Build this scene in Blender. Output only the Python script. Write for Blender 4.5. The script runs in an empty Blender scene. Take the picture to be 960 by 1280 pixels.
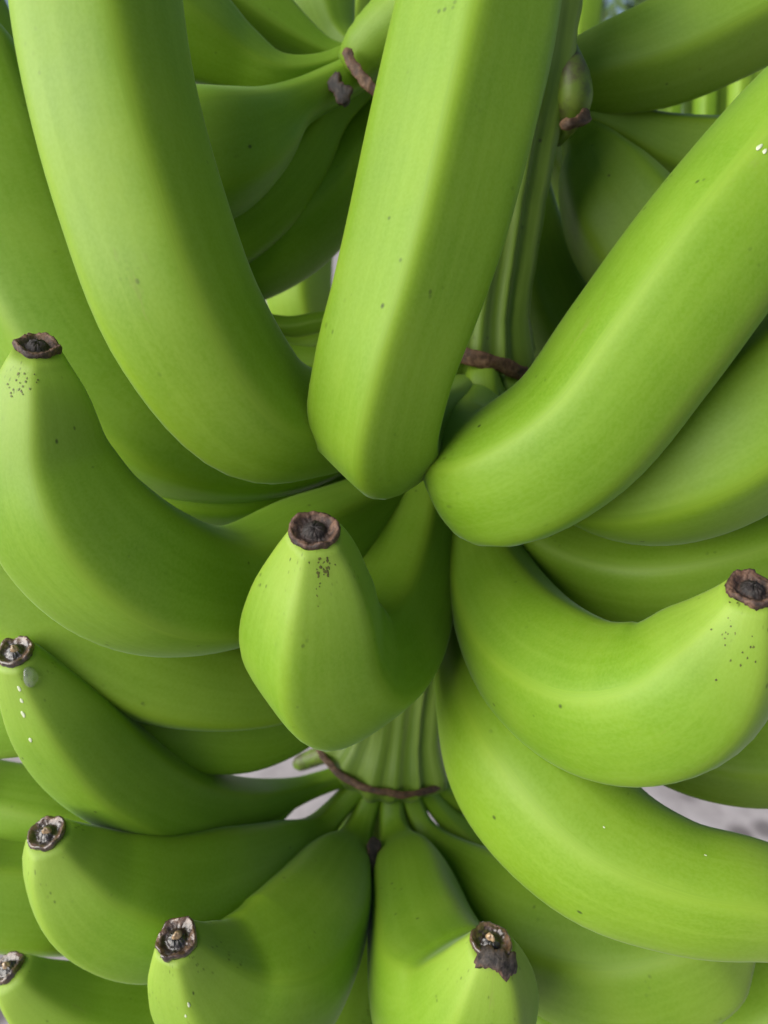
import bpy, math, random
import numpy as np
from mathutils import Vector, Matrix, Euler

random.seed(7)
sc = bpy.context.scene
COL = sc.collection

# ------------------------------------------------------------------ camera
PITCH = math.radians(22)
F = 960.0                                   # focal length in photo pixels (960 wide)
cam_d = bpy.data.cameras.new('camera'); cam = bpy.data.objects.new('camera', cam_d); COL.objects.link(cam)
cam.location = (0, 0, 1.25)
cam.rotation_euler = (math.pi / 2 - PITCH, 0, 0)
cam_d.sensor_fit = 'HORIZONTAL'; cam_d.sensor_width = 36; cam_d.lens = 36.0
cam_d.clip_start = 0.01; cam_d.clip_end = 500
cam_d.dof.use_dof = True; cam_d.dof.focus_distance = 0.195; cam_d.dof.aperture_fstop = 20
sc.camera = cam
CM = Matrix.Translation(cam.location) @ Euler(cam.rotation_euler).to_matrix().to_4x4()

# ------------------------------------------------------------------ light
SUN_EL, SUN_AZ = math.radians(24), math.radians(-118)    # azimuth from +Y, clockwise; soft light from behind-left
w = bpy.data.worlds.new('World'); sc.world = w; w.use_nodes = True
nt = w.node_tree; bg = nt.nodes['Background']
sky = nt.nodes.new('ShaderNodeTexSky'); sky.sky_type = 'NISHITA'; sky.sun_disc = False
sky.sun_elevation = SUN_EL; sky.sun_rotation = SUN_AZ
nt.links.new(sky.outputs[0], bg.inputs[0]); bg.inputs[1].default_value = 0.05
sd = bpy.data.lights.new('sun', 'SUN'); sun = bpy.data.objects.new('sun', sd); COL.objects.link(sun)
sd.energy = 4.2; sd.angle = math.radians(72); sd.color = (1.0, 0.97, 0.91)
to_sun = Vector((math.sin(SUN_AZ) * math.cos(SUN_EL), math.cos(SUN_AZ) * math.cos(SUN_EL), math.sin(SUN_EL)))
sun.rotation_euler = to_sun.to_track_quat('Z', 'Y').to_euler()
sc.view_settings.view_transform = 'Standard'; sc.view_settings.look = 'None'
sc.view_settings.gamma = 1; sc.view_settings.use_curve_mapping = False
sc.view_settings.exposure = 0.74

# ------------------------------------------------------------------ helpers
def at(x, y, d):
    """point of the place at distance d (m along the view axis) behind photo pixel x, y"""
    return np.array(CM @ Vector(((x - 480) * d / F, -(y - 640) * d / F, -d)))

CAMP = np.array(cam.location)

def lin(r, g, b):
    f = lambda c: (c / 255 / 12.92) if c / 255 <= .04045 else ((c / 255 + .055) / 1.055) ** 2.4
    return (f(r), f(g), f(b), 1)

def new_mat(name):
    m = bpy.data.materials.new(name); m.use_nodes = True
    return m, m.node_tree, m.node_tree.nodes['Principled BSDF']

def N(nt, t, **kw):
    n = nt.nodes.new(t)
    for k, v in kw.items():
        if k.startswith('i_'): n.inputs[k[2:].replace('_', ' ')].default_value = v
        else: setattr(n, k, v)
    return n

def ramp(nt, src, stops, interp='LINEAR'):
    r = nt.nodes.new('ShaderNodeValToRGB'); r.color_ramp.interpolation = interp
    e = r.color_ramp.elements
    while len(e) < len(stops): e.new(.5)
    for el, (p, c) in zip(e, stops):
        el.position = p; el.color = c if len(c) == 4 else (*c, 1)
    nt.links.new(src, r.inputs[0]); return r

def mix(nt, fac, a, b, mode='MIX'):
    m = nt.nodes.new('ShaderNodeMix'); m.data_type = 'RGBA'; m.blend_type = mode
    for sock, v in ((m.inputs[0], fac), (m.inputs[6], a), (m.inputs[7], b)):
        if hasattr(v, 'links'): nt.links.new(v, sock)
        else: sock.default_value = v
    return m.outputs[2]

def math_n(nt, op, a, b=None):
    m = nt.nodes.new('ShaderNodeMath'); m.operation = op
    for i, v in enumerate((a, b)):
        if v is None: continue
        if hasattr(v, 'links'): nt.links.new(v, m.inputs[i])
        else: m.inputs[i].default_value = v
    return m.outputs[0]

# ------------------------------------------------------------------ materials
def skin_material():
    m, t, p = new_mat('green_banana_skin')
    uv = N(t, 'ShaderNodeUVMap', uv_map='UVMap')
    info = N(t, 'ShaderNodeObjectInfo')
    # UV in metres: x along, y around; offset per object
    off = N(t, 'ShaderNodeVectorMath', operation='ADD'); t.links.new(uv.outputs[0], off.inputs[0])
    comb = N(t, 'ShaderNodeCombineXYZ')
    t.links.new(math_n(t, 'MULTIPLY', info.outputs['Random'], 7.3), comb.inputs[2]); t.links.new(comb.outputs[0], off.inputs[1])
    V = off.outputs[0]
    st = N(t, 'ShaderNodeMapping'); st.inputs['Scale'].default_value = (14, 420, 1); t.links.new(V, st.inputs[0])
    streak = N(t, 'ShaderNodeTexNoise', i_Scale=1.0, i_Detail=3.0); t.links.new(st.outputs[0], streak.inputs['Vector'])
    blot = N(t, 'ShaderNodeTexNoise', i_Scale=45.0, i_Detail=4.0, i_Roughness=.55); t.links.new(V, blot.inputs['Vector'])
    grain = N(t, 'ShaderNodeTexNoise', i_Scale=1150.0, i_Detail=2.0); t.links.new(V, grain.inputs['Vector'])
    base = ramp(t, blot.outputs[0], [(.3, lin(114, 156, 22)), (.52, lin(125, 165, 29)), (.72, lin(138, 174, 42))]).outputs[0]
    sf = ramp(t, streak.outputs[0], [(.42, (0, 0, 0)), (.75, (1, 1, 1))]).outputs[0]
    base = mix(t, math_n(t, 'MULTIPLY', sf, .3), base, lin(158, 194, 72))
    gf = ramp(t, grain.outputs[0], [(.35, (0, 0, 0)), (.65, (1, 1, 1))]).outputs[0]
    base = mix(t, math_n(t, 'MULTIPLY', gf, .2), base, lin(160, 196, 90))
    # per-fruit tint
    tint = ramp(t, info.outputs['Random'], [(0, lin(113, 160, 25)), (1, lin(136, 168, 34))]).outputs[0]
    base = mix(t, .3, base, tint)
    # ridge lines a little yellower
    rg = N(t, 'ShaderNodeAttribute', attribute_name='ridge')
    base = mix(t, math_n(t, 'MULTIPLY', rg.outputs['Fac'], .4), base, lin(146, 178, 44))
    # blossom end paler, yellow-grey; freckles near it
    tp = N(t, 'ShaderNodeAttribute', attribute_name='tip')
    base = mix(t, math_n(t, 'MULTIPLY', tp.outputs['Fac'], .4), base, lin(178, 200, 92))
    vo = N(t, 'ShaderNodeTexVoronoi', i_Scale=430.0); t.links.new(V, vo.inputs['Vector'])
    dot = ramp(t, vo.outputs['Distance'], [(.13, (1, 1, 1)), (.3, (0, 0, 0))]).outputs[0]
    sel = N(t, 'ShaderNodeTexNoise', i_Scale=95.0, i_Detail=2.0); t.links.new(V, sel.inputs['Vector'])
    thr = math_n(t, 'ADD', sel.outputs[0], math_n(t, 'MULTIPLY', tp.outputs['Fac'], .13))
    selr = ramp(t, thr, [(.64, (0, 0, 0)), (.74, (1, 1, 1))]).outputs[0]
    base = mix(t, math_n(t, 'MULTIPLY', math_n(t, 'MULTIPLY', dot, selr), .6), base, lin(74, 92, 22))
    # sparse dark pin specks
    v2 = N(t, 'ShaderNodeTexVoronoi', i_Scale=120.0); t.links.new(V, v2.inputs['Vector'])
    d2 = ramp(t, v2.outputs['Distance'], [(.035, (1, 1, 1)), (.085, (0, 0, 0))]).outputs[0]
    sepc = N(t, 'ShaderNodeSeparateColor'); t.links.new(v2.outputs['Color'], sepc.inputs[0])
    s2 = math_n(t, 'GREATER_THAN', sepc.outputs[0], .7)
    base = mix(t, math_n(t, 'MULTIPLY', math_n(t, 'MULTIPLY', d2, s2), .8), base, lin(50, 64, 14))
    # rubbed brownish scuffs
    sc_n = N(t, 'ShaderNodeTexNoise', i_Scale=60.0, i_Detail=6.0, i_Roughness=.7)
    mp = N(t, 'ShaderNodeMapping'); mp.inputs['Scale'].default_value = (.5, 1.6, 1); mp.inputs['Location'].default_value = (3, 1, 0)
    t.links.new(V, mp.inputs[0]); t.links.new(mp.outputs[0], sc_n.inputs['Vector'])
    sr = ramp(t, sc_n.outputs[0], [(.665, (0, 0, 0)), (.76, (1, 1, 1))]).outputs[0]
    base = mix(t, math_n(t, 'MULTIPLY', sr, .45), base, lin(142, 144, 78))
    hs = N(t, 'ShaderNodeHueSaturation'); hs.inputs['Value'].default_value = .72; t.links.new(base, hs.inputs['Color']); base = hs.outputs[0]
    t.links.new(base, p.inputs['Base Color'])
    rr = ramp(t, blot.outputs[0], [(.3, (.5,) * 3), (.7, (.6,) * 3)]).outputs[0]
    t.links.new(rr, p.inputs['Roughness'])
    p.inputs['Specular IOR Level'].default_value = .36
    p.inputs['Sheen Weight'].default_value = .12; p.inputs['Sheen Roughness'].default_value = .25
    p.inputs['Sheen Tint'].default_value = (.75, .95, .9, 1)
    p.inputs['Subsurface Weight'].default_value = .12
    p.inputs['Subsurface Radius'].default_value = (.5, 1, .15); p.inputs['Subsurface Scale'].default_value = .003
    b = N(t, 'ShaderNodeBump', i_Strength=.08, i_Distance=.0004)
    h = math_n(t, 'ADD', math_n(t, 'MULTIPLY', streak.outputs[0], .6), math_n(t, 'MULTIPLY', grain.outputs[0], .5))
    t.links.new(h, b.inputs['Height']); t.links.new(b.outputs[0], p.inputs['Normal'])
    return m

def stalk_material():
    m, t, p = new_mat('ribbed_stalk_skin')
    uv = N(t, 'ShaderNodeUVMap', uv_map='UVMap')
    st = N(t, 'ShaderNodeMapping'); st.inputs['Scale'].default_value = (18, 330, 1); t.links.new(uv.outputs[0], st.inputs[0])
    n1 = N(t, 'ShaderNodeTexNoise', i_Scale=1.0, i_Detail=4.0); t.links.new(st.outputs[0], n1.inputs['Vector'])
    n2 = N(t, 'ShaderNodeTexNoise', i_Scale=60.0, i_Detail=5.0); t.links.new(uv.outputs[0], n2.inputs['Vector'])
    c = ramp(t, n1.outputs[0], [(.3, lin(92, 122, 30)), (.5, lin(116, 144, 46)), (.7, lin(140, 164, 74))]).outputs[0]
    c = mix(t, math_n(t, 'MULTIPLY', n2.outputs[0], .4), c, lin(104, 132, 42))
    v2 = N(t, 'ShaderNodeTexVoronoi', i_Scale=260.0); t.links.new(uv.outputs[0], v2.inputs['Vector'])
    d2 = ramp(t, v2.outputs['Distance'], [(.1, (1, 1, 1)), (.22, (0, 0, 0))]).outputs[0]
    sel = ramp(t, n2.outputs[0], [(.56, (0, 0, 0)), (.64, (1, 1, 1))]).outputs[0]
    c = mix(t, math_n(t, 'MULTIPLY', math_n(t, 'MULTIPLY', d2, sel), .8), c, lin(60, 56, 24))
    t.links.new(c, p.inputs['Base Color']); p.inputs['Roughness'].default_value = .5
    p.inputs['Sheen Weight'].default_value = .05
    b = N(t, 'ShaderNodeBump', i_Strength=.4, i_Distance=.0006); t.links.new(n1.outputs[0], b.inputs['Height']); t.links.new(b.outputs[0], p.inputs['Normal'])
    return m

def dry_material(name, dark, mid, pale, wet=0.0, scale=420):
    m, t, p = new_mat(name)
    tc = N(t, 'ShaderNodeTexCoord')
    n1 = N(t, 'ShaderNodeTexNoise', i_Scale=float(scale), i_Detail=7.0, i_Roughness=.68); t.links.new(tc.outputs['Object'], n1.inputs['Vector'])
    c = ramp(t, n1.outputs[0], [(.32, dark), (.5, mid), (.66, pale)]).outputs[0]
    at_ = N(t, 'ShaderNodeAttribute', attribute_name='core')
    c = mix(t, at_.outputs['Fac'], c, lin(26, 22, 22))
    at2 = N(t, 'ShaderNodeAttribute', attribute_name='edge')
    c = mix(t, math_n(t, 'MULTIPLY', at2.outputs['Fac'], .5), c, lin(136, 100, 76))
    t.links.new(c, p.inputs['Base Color'])
    p.inputs['Roughness'].default_value = .6 - .3 * wet
    p.inputs['Coat Weight'].default_value = wet; p.inputs['Coat Roughness'].default_value = .06
    b = N(t, 'ShaderNodeBump', i_Strength=.8, i_Distance=.0007); t.links.new(n1.outputs[0], b.inputs['Height']); t.links.new(b.outputs[0], p.inputs['Normal'])
    return m

M_SKIN = skin_material()
M_STALK = stalk_material()
def crown_material(name, lo, hi):
    m, t, p = new_mat(name)
    tc = N(t, 'ShaderNodeTexCoord')
    n1 = N(t, 'ShaderNodeTexNoise', i_Scale=110.0, i_Detail=6.0, i_Roughness=.62); t.links.new(tc.outputs['Object'], n1.inputs['Vector'])
    n2 = N(t, 'ShaderNodeTexNoise', i_Scale=70.0, i_Detail=3.0); t.links.new(tc.outputs['Object'], n2.inputs['Vector'])
    c = ramp(t, n2.outputs[0], [(.35, lin(92, 122, 26)), (.65, lin(120, 140, 50))]).outputs[0]
    f = ramp(t, n1.outputs[0], [(lo, (0, 0, 0)), (hi, (1, 1, 1))]).outputs[0]
    c = mix(t, math_n(t, 'MULTIPLY', f, .8), c, lin(74, 58, 52))
    t.links.new(c, p.inputs['Base Color']); p.inputs['Roughness'].default_value = .5
    b = N(t, 'ShaderNodeBump', i_Strength=.3, i_Distance=.0006); t.links.new(n1.outputs[0], b.inputs['Height']); t.links.new(b.outputs[0], p.inputs['Normal'])
    return m
M_CROWN = crown_material('crown_skin', .6, .75)
M_BRUISE = crown_material('purple_bruised_crown_skin', .42, .6)
M_DRY = dry_material('dry_brown_blossom_scar', lin(22, 16, 14), lin(62, 43, 36), lin(112, 84, 68))
M_WET = dry_material('sap_wet_blossom_scar', lin(18, 12, 11), lin(56, 38, 30), lin(108, 82, 64), wet=1.0)
M_SCAR = dry_material('brown_bract_scar', lin(40, 26, 17), lin(82, 57, 37), lin(128, 98, 72), scale=300)
M_PETAL = dry_material('shrivelled_petal', lin(14, 11, 11), lin(38, 32, 31), lin(74, 64, 58), scale=500)
M_NUB, t_, p_ = new_mat('pale_style_nub'); p_.inputs['Base Color'].default_value = lin(150, 126, 98); p_.inputs['Roughness'].default_value = .35
p_.inputs['Coat Weight'].default_value = .6
n_ = N(t_, 'ShaderNodeTexNoise', i_Scale=900.0); tc_ = N(t_, 'ShaderNodeTexCoord'); t_.links.new(tc_.outputs['Object'], n_.inputs['Vector'])
t_.links.new(ramp(t_, n_.outputs[0], [(.3, lin(96, 74, 54)), (.65, lin(176, 150, 116))]).outputs[0], p_.inputs['Base Color'])
M_SAP, t_, p_ = new_mat('clear_sap'); p_.inputs['Base Color'].default_value = (.93, .97, .9, 1)
p_.inputs['Transmission Weight'].default_value = .88; p_.inputs['Roughness'].default_value = .04; p_.inputs['IOR'].default_value = 1.45
n_ = N(t_, 'ShaderNodeTexNoise', i_Scale=400.0); tc_ = N(t_, 'ShaderNodeTexCoord'); t_.links.new(tc_.outputs['Object'], n_.inputs['Vector'])
b_ = N(t_, 'ShaderNodeBump', i_Strength=.1); t_.links.new(n_.outputs[0], b_.inputs['Height']); t_.links.new(b_.outputs[0], p_.inputs['Normal'])
M_LATEX, t_, p_ = new_mat('white_latex'); p_.inputs['Base Color'].default_value = (.8, .82, .72, 1); p_.inputs['Roughness'].default_value = .2
n_ = N(t_, 'ShaderNodeTexNoise', i_Scale=700.0); tc_ = N(t_, 'ShaderNodeTexCoord'); t_.links.new(tc_.outputs['Object'], n_.inputs['Vector'])
t_.links.new(ramp(t_, n_.outputs[0], [(.3, (.42, .5, .3)), (.7, (.6, .64, .48))]).outputs[0], p_.inputs['Base Color'])

def ground_material():
    m, t, p = new_mat('worn_concrete')
    tc = N(t, 'ShaderNodeTexCoord')
    n1 = N(t, 'ShaderNodeTexNoise', i_Scale=6.0, i_Detail=8.0, i_Roughness=.65); t.links.new(tc.outputs['Object'], n1.inputs['Vector'])
    v = N(t, 'ShaderNodeTexVoronoi', i_Scale=9.0); t.links.new(tc.outputs['Object'], v.inputs['Vector'])
    c = ramp(t, n1.outputs[0], [(.3, lin(134, 126, 126)), (.55, lin(176, 168, 168)), (.75, lin(198, 192, 194))]).outputs[0]
    d = ramp(t, v.outputs['Distance'], [(.16, (1, 1, 1)), (.34, (0, 0, 0))]).outputs[0]
    c = mix(t, math_n(t, 'MULTIPLY', d, .75), c, lin(84, 76, 76))
    t.links.new(c, p.inputs['Base Color']); p.inputs['Roughness'].default_value = .85
    b = N(t, 'ShaderNodeBump', i_Strength=.4, i_Distance=.01); t.links.new(n1.outputs[0], b.inputs['Height']); t.links.new(b.outputs[0], p.inputs['Normal'])
    return m

# ------------------------------------------------------------------ geometry
def catmull(P, n_per=14):
    P = np.asarray(P, float)
    Q = np.vstack([2 * P[0] - P[1], P, 2 * P[-1] - P[-2]])
    out = []
    for i in range(1, len(Q) - 2):
        p0, p1, p2, p3 = Q[i - 1], Q[i], Q[i + 1], Q[i + 2]
        # centripetal-ish knots on the spatial part
        k = [0.0]
        for a, b in ((p0, p1), (p1, p2), (p2, p3)):
            k.append(k[-1] + max(np.linalg.norm((b - a)[:3]), 1e-5) ** .5)
        for j in range(n_per):
            t = k[1] + (k[2] - k[1]) * j / n_per
            A1 = (k[1] - t) / (k[1] - k[0]) * p0 + (t - k[0]) / (k[1] - k[0]) * p1
            A2 = (k[2] - t) / (k[2] - k[1]) * p1 + (t - k[1]) / (k[2] - k[1]) * p2
            A3 = (k[3] - t) / (k[3] - k[2]) * p2 + (t - k[2]) / (k[3] - k[2]) * p3
            B1 = (k[2] - t) / (k[2] - k[0]) * A1 + (t - k[0]) / (k[2] - k[0]) * A2
            B2 = (k[3] - t) / (k[3] - k[1]) * A2 + (t - k[1]) / (k[3] - k[1]) * A3
            out.append((k[2] - t) / (k[2] - k[1]) * B1 + (t - k[1]) / (k[2] - k[1]) * B2)
    out.append(P[-1])
    return np.array(out)

def resample(C, n):
    s = np.concatenate([[0], np.cumsum(np.linalg.norm(np.diff(C[:, :3], axis=0), axis=1))])
    u = np.linspace(0, s[-1], n)
    return np.stack([np.interp(u, s, C[:, k]) for k in range(C.shape[1])], 1), u

def frames(P, ref_mid):
    """parallel-transport frames; at the middle ring the first axis leans towards ref_mid"""
    T = np.gradient(P, axis=0); T /= np.linalg.norm(T, axis=1)[:, None]
    n = len(P); U = np.zeros_like(P); mid = int(n * .55)
    def ortho(v, t):
        v = v - t * np.dot(v, t); return v / max(np.linalg.norm(v), 1e-9)
    U[mid] = ortho(ref_mid(P[mid]), T[mid])
    for i in range(mid + 1, n): U[i] = ortho(U[i - 1], T[i])
    for i in range(mid - 1, -1, -1): U[i] = ortho(U[i + 1], T[i])
    W = np.cross(T, U)
    return T, U, W

def make_mesh(name, verts, faces, mat, smooth=True, attrs=None, uvs=None):
    me = bpy.data.meshes.new(name)
    me.from_pydata([tuple(v) for v in verts], [], faces)
    if smooth: me.polygons.foreach_set('use_smooth', [True] * len(me.polygons))
    if uvs is not None:
        l = me.uv_layers.new(name='UVMap')
        idx = np.empty(len(me.loops), int); me.loops.foreach_get('vertex_index', idx)
        l.data.foreach_set('uv', np.asarray(uvs, float)[idx].ravel())
    for k, a in (attrs or {}).items():
        at_ = me.attributes.new(k, 'FLOAT', 'POINT'); at_.data.foreach_set('value', np.asarray(a, float))
    me.materials.append(mat); me.update()
    return me

def link(name, me, parent=None, origin=None):
    """link a mesh whose vertices are world positions; its origin goes to `origin`"""
    o = bpy.data.objects.new(name, me); COL.objects.link(o)
    if origin is not None:
        me.transform(Matrix.Translation(-Vector(origin)))
    if parent is not None:
        o.parent = parent
        base = Vector(parent['_w']) if '_w' in parent else parent.matrix_world.translation
        if origin is not None: o.location = Vector(origin) - base
        else: o.location = -base
    elif origin is not None:
        o.location = origin
    o['_w'] = list(origin) if origin is not None else [0, 0, 0]
    return o

NA = 60
def pent(phi, k):
    sec = 2 * math.pi / 5
    x = np.mod(phi + sec / 2, sec) - sec / 2            # 0 at a corner
    rp = math.cos(sec / 2) / np.cos(sec / 2 - np.abs(x))  # 1 at the corner
    r = (1 - k) + k * rp / .9
    ker = np.exp(-.5 * (np.arange(-4, 5) / 1.0) ** 2); ker /= ker.sum()
    rr = np.concatenate([r[-4:], r, r[:4]])
    return np.convolve(rr, ker, 'valid'), np.exp(-(x / .1) ** 2)

BUNCH = None
def banana(pts, roll=0, k=.62, tip='dry', rt=.0056, label=None, parent=None, n=64, seed=None, wob=1.0, scar_seed=None):
    """pts: (x, y, d, r) pedicel first, blossom end last; r in photo pixels at that distance"""
    rs = np.random.RandomState(seed if seed is not None else int(abs(pts[0][0] * 7 + pts[-1][1] * 13)) % 10000)
    P = np.array([[*at(x, y, d), r * d / F] for x, y, d, r in pts])
    P[-1, 3] = rt
    C, s = resample(catmull(P), n)
    # denser rings at the blossom end so it rounds off
    ctr, rad = C[:, :3], np.maximum(C[:, 3], .002)
    ker = np.array([1, 2, 3, 2, 1]) / 9.
    rad = np.concatenate([rad[:2], np.convolve(rad, ker, 'valid'), rad[-2:]])
    cr, sr = math.cos(math.radians(roll)), math.sin(math.radians(roll))
    T, U, W = frames(ctr, lambda p: (CAMP - p) / np.linalg.norm(CAMP - p))
    phi = np.arange(NA) / NA * 2 * math.pi
    prof, ridge = pent(phi, k)
    L = s[-1]; verts = []; at_r = []; at_t = []; uv = []
    ph = rs.rand(6) * 6.28
    for i in range(n):
        t = s[i] / L
        body = min(1, t / .22) * min(1, (1 - t) / .06 + .35)
        f = 1 + (prof - 1) * (.45 + .55 * body)
        lump = 1 + wob * (.010 * np.sin(phi * 2 + ph[0] + 5 * t) + .008 * np.sin(phi * 3 + ph[1] - 9 * t) + .008 * math.sin(14 * t + ph[2]))
        a = phi + math.radians(roll)
        r = rad[i] * f * lump
        v = ctr[i] + (np.cos(a) * r)[:, None] * U[i] + (np.sin(a) * r)[:, None] * W[i]
        verts.append(v)
        at_r.append(ridge * body); at_t.append(np.full(NA, max(0, 1 - (L - s[i]) / .03)))
        uv.append(np.stack([np.full(NA, s[i]), phi / (2 * math.pi) * .12], 1))
    verts = np.vstack(verts); uv = np.vstack(uv)
    faces = [(i * NA + j, i * NA + (j + 1) % NA, (i + 1) * NA + (j + 1) % NA, (i + 1) * NA + j) for i in range(n - 1) for j in range(NA)]
    nv = len(verts)
    verts = np.vstack([verts, ctr[0], ctr[-1] - T[-1] * rad[-1] * 1.2])
    uv = np.vstack([uv, [0, 0], [L, 0]])
    faces += [((j + 1) % NA, j, nv) for j in range(NA)] + [((n - 1) * NA + j, (n - 1) * NA + (j + 1) % NA, nv + 1) for j in range(NA)]
    ar = np.concatenate([np.concatenate(at_r), [0, 0]]); atp = np.concatenate([np.concatenate(at_t), [0, 1]])
    me = make_mesh('banana', verts, faces, M_SKIN, attrs={'ridge': ar, 'tip': atp}, uvs=uv)
    o = link('banana', me, parent or BUNCH, origin=ctr[0])
    if label: o['label'] = label
    if tip: blossom(o, ctr[-1], T[-1], U[-1], rad[-1], tip, rs if scar_seed is None else np.random.RandomState(scar_seed))
    o['_tip'] = 0; del o['_tip']
    return o, (ctr, T, U, W, rad)

def blossom(parent, c, t, u, r, kind, rs):
    w = np.cross(t, u); NB = 60
    prof = np.array([(.93, -.40), (1.0, -.16), (1.03, .0), (1.03, .12), (.98, .22), (.90, .23), (.84, .17), (.78, .16), (.70, .08), (.6, .03), (.52, .02), (.46, .10), (.38, .22), (.22, .28), (.06, .29)])
    a = np.arange(NB) / NB * 2 * math.pi
    def nz(amp, kmax):
        z = np.zeros(NB)
        for q in range(2, kmax): z += rs.randn() * np.sin(q * a + rs.rand() * 6.28) / q ** 1.0
        return amp * z
    hr, hh = nz(.075, 9), nz(.13, 12)
    verts, core, edge = [], [], []
    for i, (pr, ph) in enumerate(prof):
        k = math.exp(-((i - 4) / 2.2) ** 2)
        jr = rs.randn(NB) * .016; jh = rs.randn(NB) * .03
        R = r * (pr * (1 + hr * (1 if i < 9 else .5)) + jr)
        H = r * (ph + hh * k + jh)
        off = (rs.rand() - .5) * 0
        verts.append(c + (np.cos(a) * R)[:, None] * u + (np.sin(a) * R)[:, None] * w + H[:, None] * t)
        core.append(np.full(NB, .85 if i >= 11 else (.4 if i >= 9 else 0)))
        edge.append(np.full(NB, math.exp(-((i - 5.5) / 1.0) ** 2)) * (rs.rand(NB) * .6 + .4))
    V = np.vstack(verts); n = len(prof)
    faces = [(i * NB + j, i * NB + (j + 1) % NB, (i + 1) * NB + (j + 1) % NB, (i + 1) * NB + j) for i in range(n - 1) for j in range(NB)]
    V = np.vstack([V, c + t * r * .29]); faces += [((n - 1) * NB + j, (n - 1) * NB + (j + 1) % NB, len(V) - 1) for j in range(NB)]
    me = make_mesh('blossom_scar', V, faces, M_WET if kind == 'wet' else M_DRY,
                   attrs={'core': np.concatenate([np.concatenate(core), [.85]]), 'edge': np.concatenate([np.concatenate(edge), [0]])})
    o = link('blossom_scar', me, parent, origin=c)
    if kind == 'wet':
        blob('style_nub', parent, c + t * r * .2 + u * r * .08, t, u, r * .27, r * .2, r * .36, M_NUB, rs)
    return o

def blob(name, parent, c, t, u, ru, rw, rt_, mat, rs, amp=.1):
    w = np.cross(t, u); V = []; faces = []; NB, NR = 20, 11
    ph = rs.rand(4) * 6.28
    for i in range(NR):
        th = math.pi * (i + .5) / NR
        for j in range(NB):
            a = 2 * math.pi * j / NB
            q = 1 + amp * math.sin(2 * a + ph[0]) * math.sin(th) + amp * .7 * math.sin(3 * a + ph[1] + 2 * th)
            V.append(c + u * math.cos(a) * math.sin(th) * ru * q + w * math.sin(a) * math.sin(th) * rw * q + t * math.cos(th) * rt_ * q)
    for i in range(NR - 1):
        for j in range(NB):
            faces.append((i * NB + j, (i + 1) * NB + j, (i + 1) * NB + (j + 1) % NB, i * NB + (j + 1) % NB))
    faces.append(tuple(range(NB))); faces.append(tuple(reversed(range((NR - 1) * NB, NR * NB))))
    me = make_mesh(name, V, faces, mat)
    return link(name, me, parent, origin=c)

def tube(name, parent, pts, mat, lobes=None, roll=0, n=40, na=48, amp=.05, origin_i=0, squash=1.0, seed=1):
    """a bent tube with ribs; pts (x, y, d, r px)"""
    P = np.array([[*at(x, y, d), r * d / F] for x, y, d, r in pts])
    C, s = resample(catmull(P), n); ctr, rad = C[:, :3], C[:, 3]
    T, U, W = frames(ctr, lambda p: (CAMP - p) / np.linalg.norm(CAMP - p))
    a = np.arange(na) / na * 2 * math.pi
    f = np.ones(na) if lobes is None else lobes(a)
    rs = np.random.RandomState(seed); V = []; uv = []
    for i in range(n):
        wv = 1 + .012 * np.sin(3 * a + 5 * s[i] / s[-1]) + .008 * rs.randn()
        R = rad[i] * f * wv; aa = a + math.radians(roll)
        V.append(ctr[i] + (np.cos(aa) * R * squash)[:, None] * U[i] + (np.sin(aa) * R)[:, None] * W[i])
        uv.append(np.stack([np.full(na, s[i]), a / 6.283 * .13], 1))
    V = np.vstack(V); uv = np.vstack(uv)
    faces = [(i * na + j, i * na + (j + 1) % na, (i + 1) * na + (j + 1) % na, (i + 1) * na + j) for i in range(n - 1) for j in range(na)]
    faces.append(tuple(reversed(range(na)))); faces.append(tuple(range((n - 1) * na, n * na)))
    me = make_mesh(name, V, faces, mat, uvs=uv)
    return link(name, me, parent, origin=ctr[origin_i]), (ctr, T, U, W, rad)

def strip(name, parent, pts, width, thick, mat, seed=3, n=44, rag=.22):
    """a ragged ribbon with thickness lying across the view of the stalk; pts (x, y, d)"""
    P = np.array([at(*p) for p in pts]); C, s = resample(catmull(P), n)
    T = np.gradient(C, axis=0); T /= np.linalg.norm(T, axis=1)[:, None]
    rs = np.random.RandomState(seed)
    def sm(amp):
        z = rs.randn(n); z = np.convolve(np.pad(z, 3, 'edge'), np.ones(4) / 4, 'valid')[:n]; return amp * z
    up, dn, bulge = width * (.5 + sm(rag)), width * (.5 + sm(rag)), thick * (1 + sm(.3))
    V = []; edge = []
    for i in range(n):
        out = CAMP - C[i]; out = out - T[i] * np.dot(out, T[i]); out /= np.linalg.norm(out)
        side = np.cross(T[i], out)
        e = min(1, i / 4 + .3, (n - 1 - i) / 4 + .3)
        for q in range(8):
            x = -1 + 2 * q / 7
            wv = (up[i] if x > 0 else dn[i]) * e
            hgt = bulge[i] * e * (1 - x * x * .6) * (1 + .15 * rs.randn())
            V.append(C[i] + side * x * wv + out * hgt); edge.append(abs(x) ** 4 * rs.rand())
        for q in range(2):
            V.append(C[i] + side * (1 - 2 * q) * (up[i] if q == 0 else dn[i]) * e * .8 - out * thick * 2.5); edge.append(0)
    k = 10
    faces = [(i * k + j, i * k + (j + 1) % k, (i + 1) * k + (j + 1) % k, (i + 1) * k + j) for i in range(n - 1) for j in range(k)]
    faces.append(tuple(reversed(range(k)))); faces.append(tuple(range((n - 1) * k, n * k)))
    me = make_mesh(name, V, faces, mat, attrs={'edge': edge, 'core': [0] * len(V)})
    return link(name, me, parent, origin=C[0])

def root(name, loc, label, cat, group=None):
    e = bpy.data.objects.new(name, None); COL.objects.link(e); e.location = loc; e.empty_display_size = .05
    e['label'] = label; e['category'] = cat; e['_w'] = list(loc)
    if group: e['group'] = group
    return e

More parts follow.
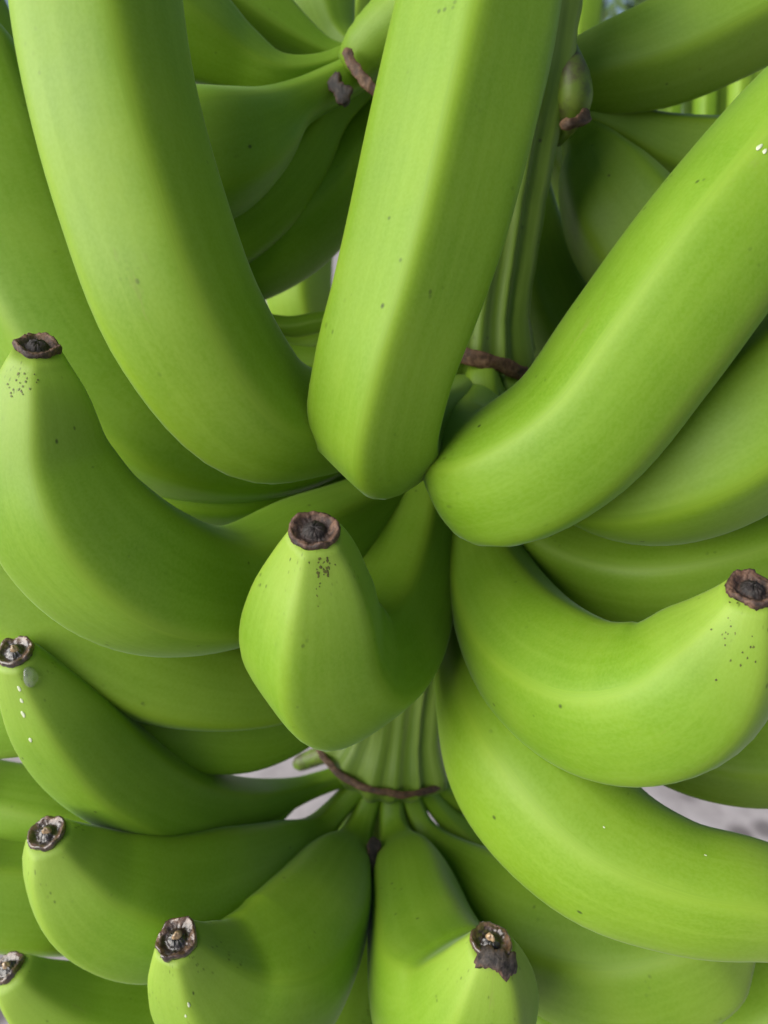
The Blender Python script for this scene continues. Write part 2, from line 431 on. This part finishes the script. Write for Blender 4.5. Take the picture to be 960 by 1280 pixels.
# ================================================================== the setting
me = make_mesh('ground', [(-200, -200, 0), (200, -200, 0), (200, 200, 0), (-200, 200, 0)], [(0, 1, 2, 3)], ground_material(), smooth=False)
g = bpy.data.objects.new('ground', me); COL.objects.link(g); g['kind'] = 'structure'

# ================================================================== the bunch
BUNCH = root('banana_bunch', at(470, 1010, .365), 'large bunch of unripe green bananas hanging on one thick ribbed stalk', 'banana bunch')

def ribs(a):
    r = np.ones_like(a)
    for c, wd, h in ((.12, .16, .16), (.62, .17, .13), (1.15, .18, .17), (1.7, .2, .12), (-.24, .11, .1), (-.62, .08, .13), (-1.08, .24, .24), (-1.75, .22, .14), (2.4, .2, .1), (3.1, .2, .1), (-2.3, .2, .1)):
        x = np.mod(a - c + math.pi, 2 * math.pi) - math.pi
        r += h * np.exp(-(x / wd) ** 2)
    return r * .93

stalk, _ = tube('stalk', BUNCH, [(672, -260, .228, 92), (655, -110, .239, 84), (642, 0, .249, 79), (634, 80, .256, 77), (613, 200, .267, 74), (598, 310, .278, 70), (587, 385, .285, 72), (579, 430, .291, 86), (572, 458, .295, 72), (564, 490, .300, 58), (545, 600, .315, 66), (516, 740, .33, 60), (496, 850, .342, 56), (489, 905, .347, 60), (482, 938, .353, 78), (479, 952, .356, 62), (475, 972, .362, 36), (455, 1120, .38, 36), (440, 1250, .39, 44)], M_STALK, lobes=ribs, n=90, na=160)

# ---- hand in the middle: upper row, arching up past the lens
banana([(555, 478, .290, 26), (520, 500, .262, 34), (462, 522, .238, 50), (392, 530, .222, 66), (312, 512, .205, 88), (233, 408, .19, 100), (178, 262, .183, 103), (138, 110, .18, 104), (120, -20, .18, 103), (120, -140, .184, 88), (122, -230, .19, 60), (128, -280, .194, 34)], roll=14, k=.48)
banana([(580, 486, .284, 26), (562, 512, .258, 36), (520, 540, .228, 58), (472, 536, .204, 82), (484, 455, .19, 86), (511, 370, .186, 91), (534, 290, .185, 95), (564, 165, .184, 98), (592, 40, .184, 99), (614, -90, .186, 92), (628, -190, .19, 70), (634, -250, .195, 34)], roll=-4, k=.9)
b3, f3b = banana([(612, 488, .288, 24), (594, 520, .262, 36), (588, 566, .232, 64), (630, 596, .206, 90), (716, 546, .196, 96), (802, 438, .191, 102), (880, 332, .188, 104), (960, 234, .188, 104), (1040, 140, .19, 98), (1105, 62, .195, 72), (1140, 20, .2, 34)], roll=-22, k=.5)
banana([(632, 480, .296, 24), (662, 530, .28, 36), (715, 572, .25, 66), (790, 592, .225, 90), (880, 568, .212, 100), (970, 508, .206, 100), (1060, 420, .205, 92), (1130, 330, .21, 60), (1160, 280, .214, 34)], roll=30)
banana([(600, 500, .305, 22), (640, 600, .295, 34), (700, 680, .275, 62), (790, 712, .258, 74), (890, 705, .248, 76), (990, 670, .243, 74), (1080, 610, .243, 60), (1130, 570, .245, 34)], roll=0)
# pedicels that dive behind the right-hand finger
banana([(602, 456, .277, 20), (604, 482, .268, 23), (614, 520, .275, 30), (650, 580, .30, 40), (720, 640, .31, 60), (850, 660, .30, 66), (980, 610, .29, 60), (1060, 560, .29, 32)], roll=0)
banana([(632, 462, .281, 17), (638, 484, .275, 20), (664, 520, .285, 28), (710, 550, .31, 40), (820, 560, .31, 60), (960, 480, .30, 60), (1050, 400, .30, 32)], roll=0)
# left of the middle hand, behind
banana([(530, 470, .305, 20), (430, 550, .29, 40), (320, 570, .275, 66), (210, 540, .262, 86), (110, 450, .25, 96), (30, 310, .243, 98), (-20, 170, .24, 92), (-50, 60, .24, 70), (-62, 0, .242, 32)], roll=-30)
banana([(520, 500, .31, 20), (450, 560, .30, 34), (370, 584, .288, 48), (285, 604, .28, 58), (195, 580, .275, 66), (90, 470, .27, 58), (20, 380, .27, 46), (-10, 330, .27, 32)], roll=36)
banana([(540, 440, .31, 16), (420, 402, .30, 13), (360, 410, .30, 14), (312, 403, .30, 19), (262, 375, .298, 34), (220, 280, .29, 55), (170, 180, .285, 60), (140, 80, .285, 50), (130, 20, .29, 28)])
banana([(540, 450, .305, 16), (420, 428, .295, 14), (360, 436, .295, 15), (300, 424, .29, 34), (220, 370, .28, 55), (150, 280, .275, 60), (110, 180, .275, 50), (90, 120, .28, 28)])
banana([(540, 470, .30, 18), (420, 456, .285, 20), (360, 455, .285, 26), (290, 450, .28, 44), (200, 420, .27, 55), (120, 330, .265, 60), (70, 220, .265, 50), (50, 160, .27, 28)])
banana([(430, 500, .34, 18), (280, 470, .34, 30), (140, 380, .335, 46), (40, 220, .315, 55), (-40, 40, .30, 58), (-80, -60, .30, 45), (-90, -110, .3, 28)])
# lower row
b6, f6 = banana([(535, 560, .305, 22), (470, 630, .285, 42), (385, 688, .26, 70), (285, 736, .235, 80), (180, 718, .215, 98), (98, 652, .202, 99), (60, 572, .195, 84), (52, 500, .189, 62), (48, 453, .1865, 38), (47, 434, .1842, 28)], roll=-38, k=.7, rt=.0051, scar_seed=5)
b7, f7 = banana([(545, 560, .305, 24), (528, 640, .288, 44), (508, 720, .268, 62), (472, 800, .245, 80), (424, 838, .222, 92), (397, 808, .208, 95), (394, 750, .198, 82), (395, 705, .192, 60), (394, 676, .187, 40), (393, 664, .184, 32)], roll=8, k=.8, rt=.0057, scar_seed=11)
b8, f8 = banana([(582, 570, .305, 22), (597, 660, .285, 40), (626, 752, .258, 66), (682, 830, .23, 88), (768, 876, .208, 100), (846, 866, .195, 100), (902, 812, .187, 82), (930, 766, .181, 50), (940, 738, .177, 33)], roll=25, k=.45, rt=.0056, scar_seed=21)
b9, f9 = banana([(560, 700, .325, 22), (590, 780, .30, 46), (612, 860, .27, 72), (660, 958, .24, 99), (748, 1056, .222, 92), (850, 1104, .212, 79), (940, 1120, .208, 71), (1000, 1136, .208, 55), (1030, 1142, .208, 32)], roll=15, k=.35)
# under the left lower-row finger
banana([(520, 640, .32, 20), (420, 720, .30, 40), (320, 770, .28, 62), (200, 770, .262, 66), (90, 712, .25, 58), (0, 668, .243, 46), (-60, 640, .24, 38), (-90, 625, .24, 28)], roll=20)
banana([(510, 760, .335, 20), (420, 820, .31, 44), (330, 842, .285, 68), (220, 830, .265, 82), (120, 790, .252, 82), (30, 740, .245, 78), (-50, 700, .24, 60), (-90, 680, .24, 30)], roll=25)
banana([(480, 800, .335, 20), (400, 868, .318, 42), (312, 902, .30, 59), (220, 893, .285, 68), (110, 870, .275, 66), (20, 890, .27, 56), (-50, 900, .27, 46), (-80, 902, .27, 28)], roll=10)
# right: behind the tip finger
banana([(560, 760, .335, 20), (680, 830, .31, 40), (800, 900, .28, 56), (890, 940, .265, 58), (980, 944, .258, 58), (1060, 910, .25, 46), (1090, 890, .25, 28)], roll=20)

# ---- lower hand
pw = dict(tip='wet')
c1, f1 = banana([(462, 962, .345, 15), (425, 971, .342, 14), (388, 984, .337, 15), (350, 996, .326, 22), (285, 1008, .300, 37), (205, 999, .272, 55), (134, 958, .252, 64), (78, 898, .237, 60), (41, 850, .228, 42), (24, 824, .223, 28), (19, 815, .221, 24)], roll=-42, rt=.0052, scar_seed=31, **pw)
c2, f2 = banana([(470, 966, .345, 15), (442, 990, .343, 15), (418, 1016, .339, 16), (396, 1040, .331, 22), (350, 1070, .309, 46), (270, 1110, .278, 76), (190, 1128, .258, 84), (120, 1108, .246, 76), (80, 1074, .238, 54), (64, 1050, .233, 33), (59, 1042, .231, 26)], roll=-28, rt=.0054, scar_seed=43, **pw)
c3, f3 = banana([(478, 968, .345, 15), (463, 998, .343, 16), (452, 1030, .338, 17), (438, 1060, .328, 28), (412, 1102, .306, 56), (378, 1168, .275, 84), (325, 1226, .252, 96), (272, 1234, .238, 82), (238, 1208, .228, 56), (226, 1186, .223, 36), (221, 1174, .220, 28)], roll=-30, rt=.0058, scar_seed=57, **pw)
c4, f4 = banana([(490, 968, .345, 15), (489, 998, .343, 16), (491, 1030, .339, 17), (498, 1056, .332, 27), (512, 1096, .315, 53), (528, 1170, .285, 74), (552, 1240, .258, 92), (586, 1262, .238, 90), (604, 1232, .226, 68), (612, 1196, .219, 42), (614, 1178, .216, 28)], roll=34, rt=.0056, scar_seed=66, **pw)
banana([(502, 968, .346, 15), (515, 1003, .346, 14), (528, 1034, .344, 15), (550, 1064, .338, 28), (602, 1112, .322, 56), (680, 1166, .298, 82), (780, 1186, .282, 98), (852, 1178, .272, 88), (908, 1160, .266, 62), (938, 1152, .262, 30)], roll=20)
banana([(516, 968, .348, 14), (542, 1003, .35, 13), (566, 1030, .352, 16), (596, 1056, .352, 26), (650, 1100, .345, 46), (740, 1140, .34, 56), (830, 1160, .335, 56), (910, 1160, .33, 44), (960, 1150, .33, 28)], roll=0)
banana([(530, 966, .352, 15), (560, 990, .356, 16), (610, 1010, .362, 22), (690, 1060, .37, 36), (780, 1110, .375, 40), (850, 1130, .37, 26)], roll=0)
banana([(466, 980, .352, 15), (440, 1040, .35, 20), (420, 1120, .335, 46), (300, 1230, .305, 70), (190, 1278, .285, 74), (100, 1268, .272, 64), (42, 1240, .262, 42), (16, 1218, .257, 28), (10, 1211, .256, 24)], roll=-20, rt=.0055, scar_seed=71, **pw)
banana([(450, 975, .36, 14), (405, 1036, .36, 16), (310, 1090, .335, 44), (200, 1112, .315, 68), (90, 1120, .30, 70), (0, 1118, .29, 66), (-70, 1100, .285, 52), (-95, 1090, .285, 28)], roll=20)
banana([(440, 965, .362, 13), (380, 984, .362, 14), (300, 1024, .345, 36), (200, 1045, .33, 54), (90, 1030, .315, 60), (0, 1010, .31, 56), (-70, 985, .305, 42), (-95, 975, .305, 26)], roll=0)
banana([(474, 985, .36, 14), (462, 1060, .36, 24), (446, 1150, .345, 44), (420, 1250, .325, 56), (400, 1340, .31, 60), (380, 1400, .3, 46), (372, 1425, .3, 26)], roll=10)
banana([(500, 985, .365, 14), (560, 1100, .37, 24), (640, 1220, .355, 46), (740, 1300, .335, 60), (860, 1300, .315, 72), (960, 1262, .305, 74), (1040, 1210, .3, 56), (1070, 1190, .3, 28)], roll=20)
banana([(495, 990, .37, 14), (530, 1120, .37, 24), (580, 1230, .36, 40), (660, 1320, .345, 54), (760, 1370, .33, 60), (840, 1370, .32, 46), (880, 1350, .32, 26)], roll=0)
# a cut pedicel stub at the back of the lower crown
tube('pedicel_stub', BUNCH, [(440, 935, .372, 18), (408, 942, .375, 12), (388, 949, .377, 11), (372, 955, .378, 9), (367, 957, .378, 4)], M_BRUISE, n=16, na=20)

# ---- upper hand
banana([(500, 40, .288, 20), (448, 66, .282, 15), (396, 86, .277, 16), (345, 93, .273, 26), (298, 74, .27, 40), (250, 46, .265, 58), (190, 10, .258, 72), (110, -40, .25, 72), (40, -90, .248, 56), (10, -115, .248, 28)], roll=20)
banana([(505, 40, .295, 18), (455, 66, .292, 12), (415, 66, .29, 14), (368, 44, .288, 28), (312, 6, .285, 46), (240, -50, .28, 56), (170, -120, .28, 46), (140, -150, .28, 26)], roll=0)
banana([(500, 60, .31, 18), (450, 70, .312, 18), (420, 52, .318, 28), (402, 0, .32, 42), (395, -80, .32, 46), (392, -160, .32, 38), (392, -200, .32, 24)], roll=0)
banana([(500, 60, .29, 24), (468, 78, .285, 23), (416, 107, .277, 24), (366, 133, .268, 30), (318, 168, .259, 58), (260, 192, .250, 80), (185, 200, .244, 84), (115, 184, .241, 66), (80, 168, .241, 28)], roll=40, k=.35)
banana([(505, 75, .298, 20), (452, 104, .292, 22), (410, 142, .289, 28), (368, 198, .288, 46), (310, 252, .284, 62), (235, 288, .28, 72), (160, 300, .278, 60), (110, 300, .278, 28)], roll=15)
banana([(525, 90, .303, 20), (488, 116, .300, 24), (458, 168, .302, 34), (420, 226, .304, 52), (350, 288, .302, 64), (260, 322, .3, 68), (170, 330, .3, 56), (125, 330, .3, 28)], roll=0)
# right side of the upper hand
banana([(650, 100, .288, 30), (705, 96, .286, 38), (758, 86, .284, 52), (822, 68, .282, 62), (900, 32, .278, 67), (982, -14, .275, 70), (1060, -70, .273, 60), (1105, -105, .273, 28)], roll=5)
banana([(660, 120, .292, 20), (735, 140, .29, 16), (780, 158, .296, 26), (832, 182, .3, 40), (905, 200, .302, 54), (990, 200, .302, 56), (1060, 180, .302, 42), (1090, 170, .302, 26)], roll=20)
banana([(670, 130, .290, 18), (712, 156, .292, 18), (733, 184, .293, 36), (753, 226, .291, 60), (786, 282, .288, 78), (840, 345, .285, 80), (910, 390, .285, 62), (940, 405, .285, 28)], roll=30)
banana([(650, 140, .305, 16), (656, 220, .325, 30), (664, 300, .328, 46), (690, 385, .328, 54), (740, 470, .328, 56), (790, 540, .328, 44), (805, 565, .328, 26)], roll=10)
banana([(660, 140, .315, 16), (715, 240, .36, 26), (758, 330, .37, 40), (800, 420, .37, 48), (840, 500, .37, 40), (855, 530, .37, 24)], roll=0)

# crown lobes and bract scars
tube('crown', BUNCH, [(443, 86, .274, 24), (455, 70, .271, 32), (486, 42, .268, 41), (540, 10, .266, 55), (600, -10, .262, 60)], M_SKIN, n=30, na=40)
strip('bract_scar', BUNCH, [(432, 60, .2605), (439, 78, .2585), (451, 95, .257), (466, 112, .257), (485, 124, .258)], .0036, .0006, M_SCAR, seed=4, rag=.1)
tube('crown', BUNCH, [(708, 40, .25, 4), (712, 70, .248, 14), (716, 100, .247, 22), (718, 128, .248, 22), (712, 150, .252, 15), (696, 176, .262, 8)], M_BRUISE, n=26, na=30)
strip('bract_scar', BUNCH, [(700, 154, .2425), (712, 157, .239), (722, 152, .239), (736, 138, .243)], .0036, .0008, M_SCAR, seed=9, n=20)
strip('bract_scar', BUNCH, [(545, 432, .268), (586, 446, .264), (620, 455, .265), (662, 470, .271)], .0056, .0007, M_SCAR, seed=12, rag=.07)
strip('bract_scar', BUNCH, [(396, 936, .343), (424, 968, .329), (468, 988, .3235), (514, 993, .3255), (552, 983, .336)], .0030, .0006, M_SCAR, seed=15, rag=.14)
strip('dried_bract', BUNCH, [(466, 1046, .318), (468, 1068, .312), (464, 1090, .304)], .0040, .0010, M_PETAL, seed=18, n=16, rag=.4)
strip('dried_bract', BUNCH, [(410, 102, .268), (424, 112, .266), (432, 130, .266)], .0055, .0008, M_PETAL, seed=22, n=16, rag=.45)

# ---- things stuck on single fingers
b7['label'] = 'finger bent sharply back on itself with freckles below its brown blossom scar'
c1['label'] = 'finger with a clear sap drop and white latex flecks below its tip'
c4['label'] = 'finger with a shrivelled dark petal hanging from its blossom scar'
ct, T4, U4, W4, r4 = f4
def surf(par, fr, i, ang):
    c, T, U, W, r = fr
    d = math.cos(ang) * U[i] + math.sin(ang) * W[i]
    return c[i] + d * r[i], d, T[i]
def petal(parent, pts, width, seed):
    return strip('shrivelled_petal', parent, pts, width, .0008, M_PETAL, seed=seed, n=26, rag=.3)
petal(c4, [(600, 1186, .2135), (612, 1198, .2105), (628, 1206, .210), (646, 1212, .2115)], .0056, 5)
rsd = np.random.RandomState(3)
CMI = CM.inverted()
def stick(o, px, py):
    """the point of a finger's skin that shows at photo pixel px, py, with its normal and lengthwise direction"""
    me = o.data; n = len(me.vertices); co = np.empty(n * 3); no = np.empty(n * 3)
    me.vertices.foreach_get('co', co); me.vertices.foreach_get('normal', no)
    co = co.reshape(-1, 3) + np.array(o['_w']); no = no.reshape(-1, 3)
    M = np.array(CMI); c = co @ M[:3, :3].T + M[:3, 3]
    x = 480 + c[:, 0] / -c[:, 2] * F; y = 640 - c[:, 1] / -c[:, 2] * F
    facing = ((CAMP - co) * no).sum(1) > 0
    k = int(np.argmin((x - px) ** 2 + (y - py) ** 2 + (~facing) * 1e9))
    nn = no[k]; nxt = co[min(k + NA, n - 1)] - co[k]
    # slide inside the tangent plane to the exact pixel
    ray = at(px, py, 1.0) - CAMP; t = np.dot(co[k] - CAMP, nn) / np.dot(ray, nn)
    pos = CAMP + ray * t
    if np.linalg.norm(pos - co[k]) > .004: pos = co[k]
    d = nxt - nn * np.dot(nxt, nn); d /= max(np.linalg.norm(d), 1e-9)
    return pos, nn, d
def drop(o, px, py, r, st=1.0, mat=None, name='sap_drop', h=.5):
    c, nn, d = stick(o, px, py)
    blob(name, o, c + nn * r * .05, nn, d, r * st, r, r * h, mat or M_SAP, rsd, amp=.12)
drop(c1, 38, 846, .0020, 1.5)
for o, px, py, r in ((c1, 27, 876, .00045), (c1, 29, 893, .0006), (c1, 38, 925, .0005), (c1, 24, 861, .0005), (c3, 236, 1256, .0004), (c3, 232, 1270, .0003),
                     (b3, 949, 184, .0005), (b3, 956, 189, .0004), (b9, 755, 1034, .0002), (b9, 882, 1069, .0002)):
    drop(o, px, py, r, 1.7, M_LATEX, 'latex_fleck', .3)
def freckles(o, spots, name='freckle_patch'):
    V, Fc = [], []
    for px, py, r in spots:
        c, nn, d = stick(o, px, py); w_ = np.cross(nn, d); b = len(V)
        for j in range(9):
            a = 2 * math.pi * j / 9; q = r * (1 + .35 * rsd.randn() * .6)
            V.append(c + nn * .00006 + d * math.cos(a) * q * 1.3 + w_ * math.sin(a) * q)
        V.append(c + nn * .00012); Fc += [(b + j, b + (j + 1) % 9, b + 9) for j in range(9)]
    me = make_mesh(name, V, Fc, M_FRECK)
    f_ = link(name, me, o, origin=V[0]); f_['kind'] = 'stuff'
    return f_
M_FRECK, t_, p_ = new_mat('olive_brown_freckle'); p_.inputs['Roughness'].default_value = .6
n_ = N(t_, 'ShaderNodeTexNoise', i_Scale=900.0); tc_ = N(t_, 'ShaderNodeTexCoord'); t_.links.new(tc_.outputs['Object'], n_.inputs['Vector'])
t_.links.new(ramp(t_, n_.outputs[0], [(.3, lin(58, 58, 14)), (.7, lin(92, 98, 28))]).outputs[0], p_.inputs['Base Color'])
freckles(b7, [(404 + 6 * rsd.randn(), 710 + 7 * rsd.randn(), .00016 + .0002 * rsd.rand()) for _ in range(34)] + [(398 + 3 * rsd.randn(), 735 + 12 * rsd.randn(), .00015) for _ in range(9)])
freckles(b6, [(27 + 10 * rsd.randn(), 478 + 12 * rsd.randn(), .00016 + .0001 * rsd.rand()) for _ in range(22)])
freckles(b8, [(915 + 16 * rsd.randn(), 800 + 26 * rsd.randn(), .00015 + .0001 * rsd.rand()) for _ in range(22)])

# ================================================================== other bunches hanging behind
BK = 'bunches hanging behind'
def far_bunch(loc, label, stalk_pts, fingers):
    r = root('banana_bunch', at(*loc), label, 'banana bunch', BK)
    tube('stalk', r, stalk_pts, M_STALK, lobes=ribs, n=30, na=40)
    for f in fingers: banana(f, parent=r, n=40)
    return r
far_bunch((500, 420, .75), 'out-of-focus pale green banana bunch seen through gaps beside the thick centre finger',
    [(500, -120, .62, 30), (500, 120, .66, 32), (500, 420, .72, 30)],
    [[(490, 400, .66, 10), (440, 420, .6, 22), (395, 410, .55, 36), (374, 375, .53, 41), (374, 290, .53, 42), (378, 220, .54, 32), (380, 195, .54, 12)],
     [(490, 100, .62, 10), (450, 110, .58, 20), (440, 60, .55, 26), (446, 0, .54, 24), (450, -60, .54, 18), (452, -80, .54, 9)],
     [(490, 110, .64, 10), (400, 120, .6, 20), (352, 70, .56, 30), (342, 0, .55, 32), (340, -60, .55, 22), (340, -80, .55, 9)],
     [(505, 110, .62, 10), (490, 110, .58, 20), (480, 60, .57, 26), (484, 0, .57, 26), (486, -60, .57, 18), (486, -80, .57, 9)]])
fs = [[(735, 120, .66, 10), (722, 100, .6, 20), (722, 40, .58, 27), (728, -20, .58, 27), (734, -80, .58, 20), (736, -110, .58, 9)]]
for i in range(9):
    x = 803 + i * 19 + (0, 5, -4, 7, 1, -3, 6, -5, 2)[i]; dd = .80 + (0, .05, .02, .07, .01, .04, .0, .06, .03)[i]
    fs.append([(800 + 8 * i, 250, .86, 7), (x, 220, dd, 10), (x, 170, dd, 13), (x + 2, 110, dd, 14), (x + 4, 75, dd, 13), (x + 5, 48, dd, 9), (x + 5, 40, dd, 5)])
far_bunch((900, 300, .96), 'out-of-focus banana bunch of slim upright fingers showing past the right-hand fruit',
    [(900, -150, .86, 24), (905, 60, .9, 26), (900, 300, .96, 24)], fs)

# ================================================================== a tree in the open beyond
tc0 = at(800, 0, 4.2); tb = np.array([tc0[0], tc0[1], 0.0])
tree = root('broadleaf_tree', tb, 'blurred sunlit broadleaf tree standing in the open behind the bunches', 'tree')
V, Fc = [], []
for i in range(9):
    z = i / 8 * (tc0[2] - .1); r_ = .07 * (1 - .5 * i / 8)
    for j in range(12):
        a = j / 12 * 6.2832; V.append((tb[0] + .04 * math.sin(i) + r_ * math.cos(a), tb[1] + .03 * math.cos(i * 1.3) + r_ * math.sin(a), z))
Fc = [(i * 12 + j, i * 12 + (j + 1) % 12, (i + 1) * 12 + (j + 1) % 12, (i + 1) * 12 + j) for i in range(8) for j in range(12)]
M_BARK, t_, p_ = new_mat('grey_bark'); n_ = N(t_, 'ShaderNodeTexNoise', i_Scale=30.0, i_Detail=6.0); p_.inputs['Roughness'].default_value = .9
t_.links.new(ramp(t_, n_.outputs[0], [(.35, (.06, .045, .035)), (.65, (.2, .16, .13))]).outputs[0], p_.inputs['Base Color'])
link('trunk', make_mesh('trunk', V, Fc, M_BARK), tree, origin=tb)
rt_ = np.random.RandomState(8); V, Fc = [], []
for k in range(650):
    q = rt_.randn(3); q /= np.linalg.norm(q); q *= rt_.rand() ** .4
    cl = 1 + .25 * math.sin(5 * q[0] + 2) * math.cos(4 * q[2])
    c = tc0 + q * cl * np.array([.75, .7, .6]) + np.array([0, 0, .1])
    a, b = rt_.randn(3), rt_.randn(3); a /= np.linalg.norm(a); b -= a * a.dot(b); b /= np.linalg.norm(b); L = .05 + .04 * rt_.rand()
    n0 = len(V); V += [c - a * L, c + b * L * .4, c + a * L, c - b * L * .4]; Fc.append((n0, n0 + 1, n0 + 2, n0 + 3))
M_LEAF, t_, p_ = new_mat('tree_leaf'); n_ = N(t_, 'ShaderNodeTexNoise', i_Scale=6.0); p_.inputs['Roughness'].default_value = .4
p_.inputs['Subsurface Weight'].default_value = .0
t_.links.new(ramp(t_, n_.outputs[0], [(.35, (.09, .17, .05)), (.65, (.2, .3, .1))]).outputs[0], p_.inputs['Base Color'])
cr = link('crown', make_mesh('crown', V, Fc, M_LEAF, smooth=False), tree, origin=tc0); cr['kind'] = 'stuff'

for o in sc.objects:
    if '_w' in o: del o['_w']
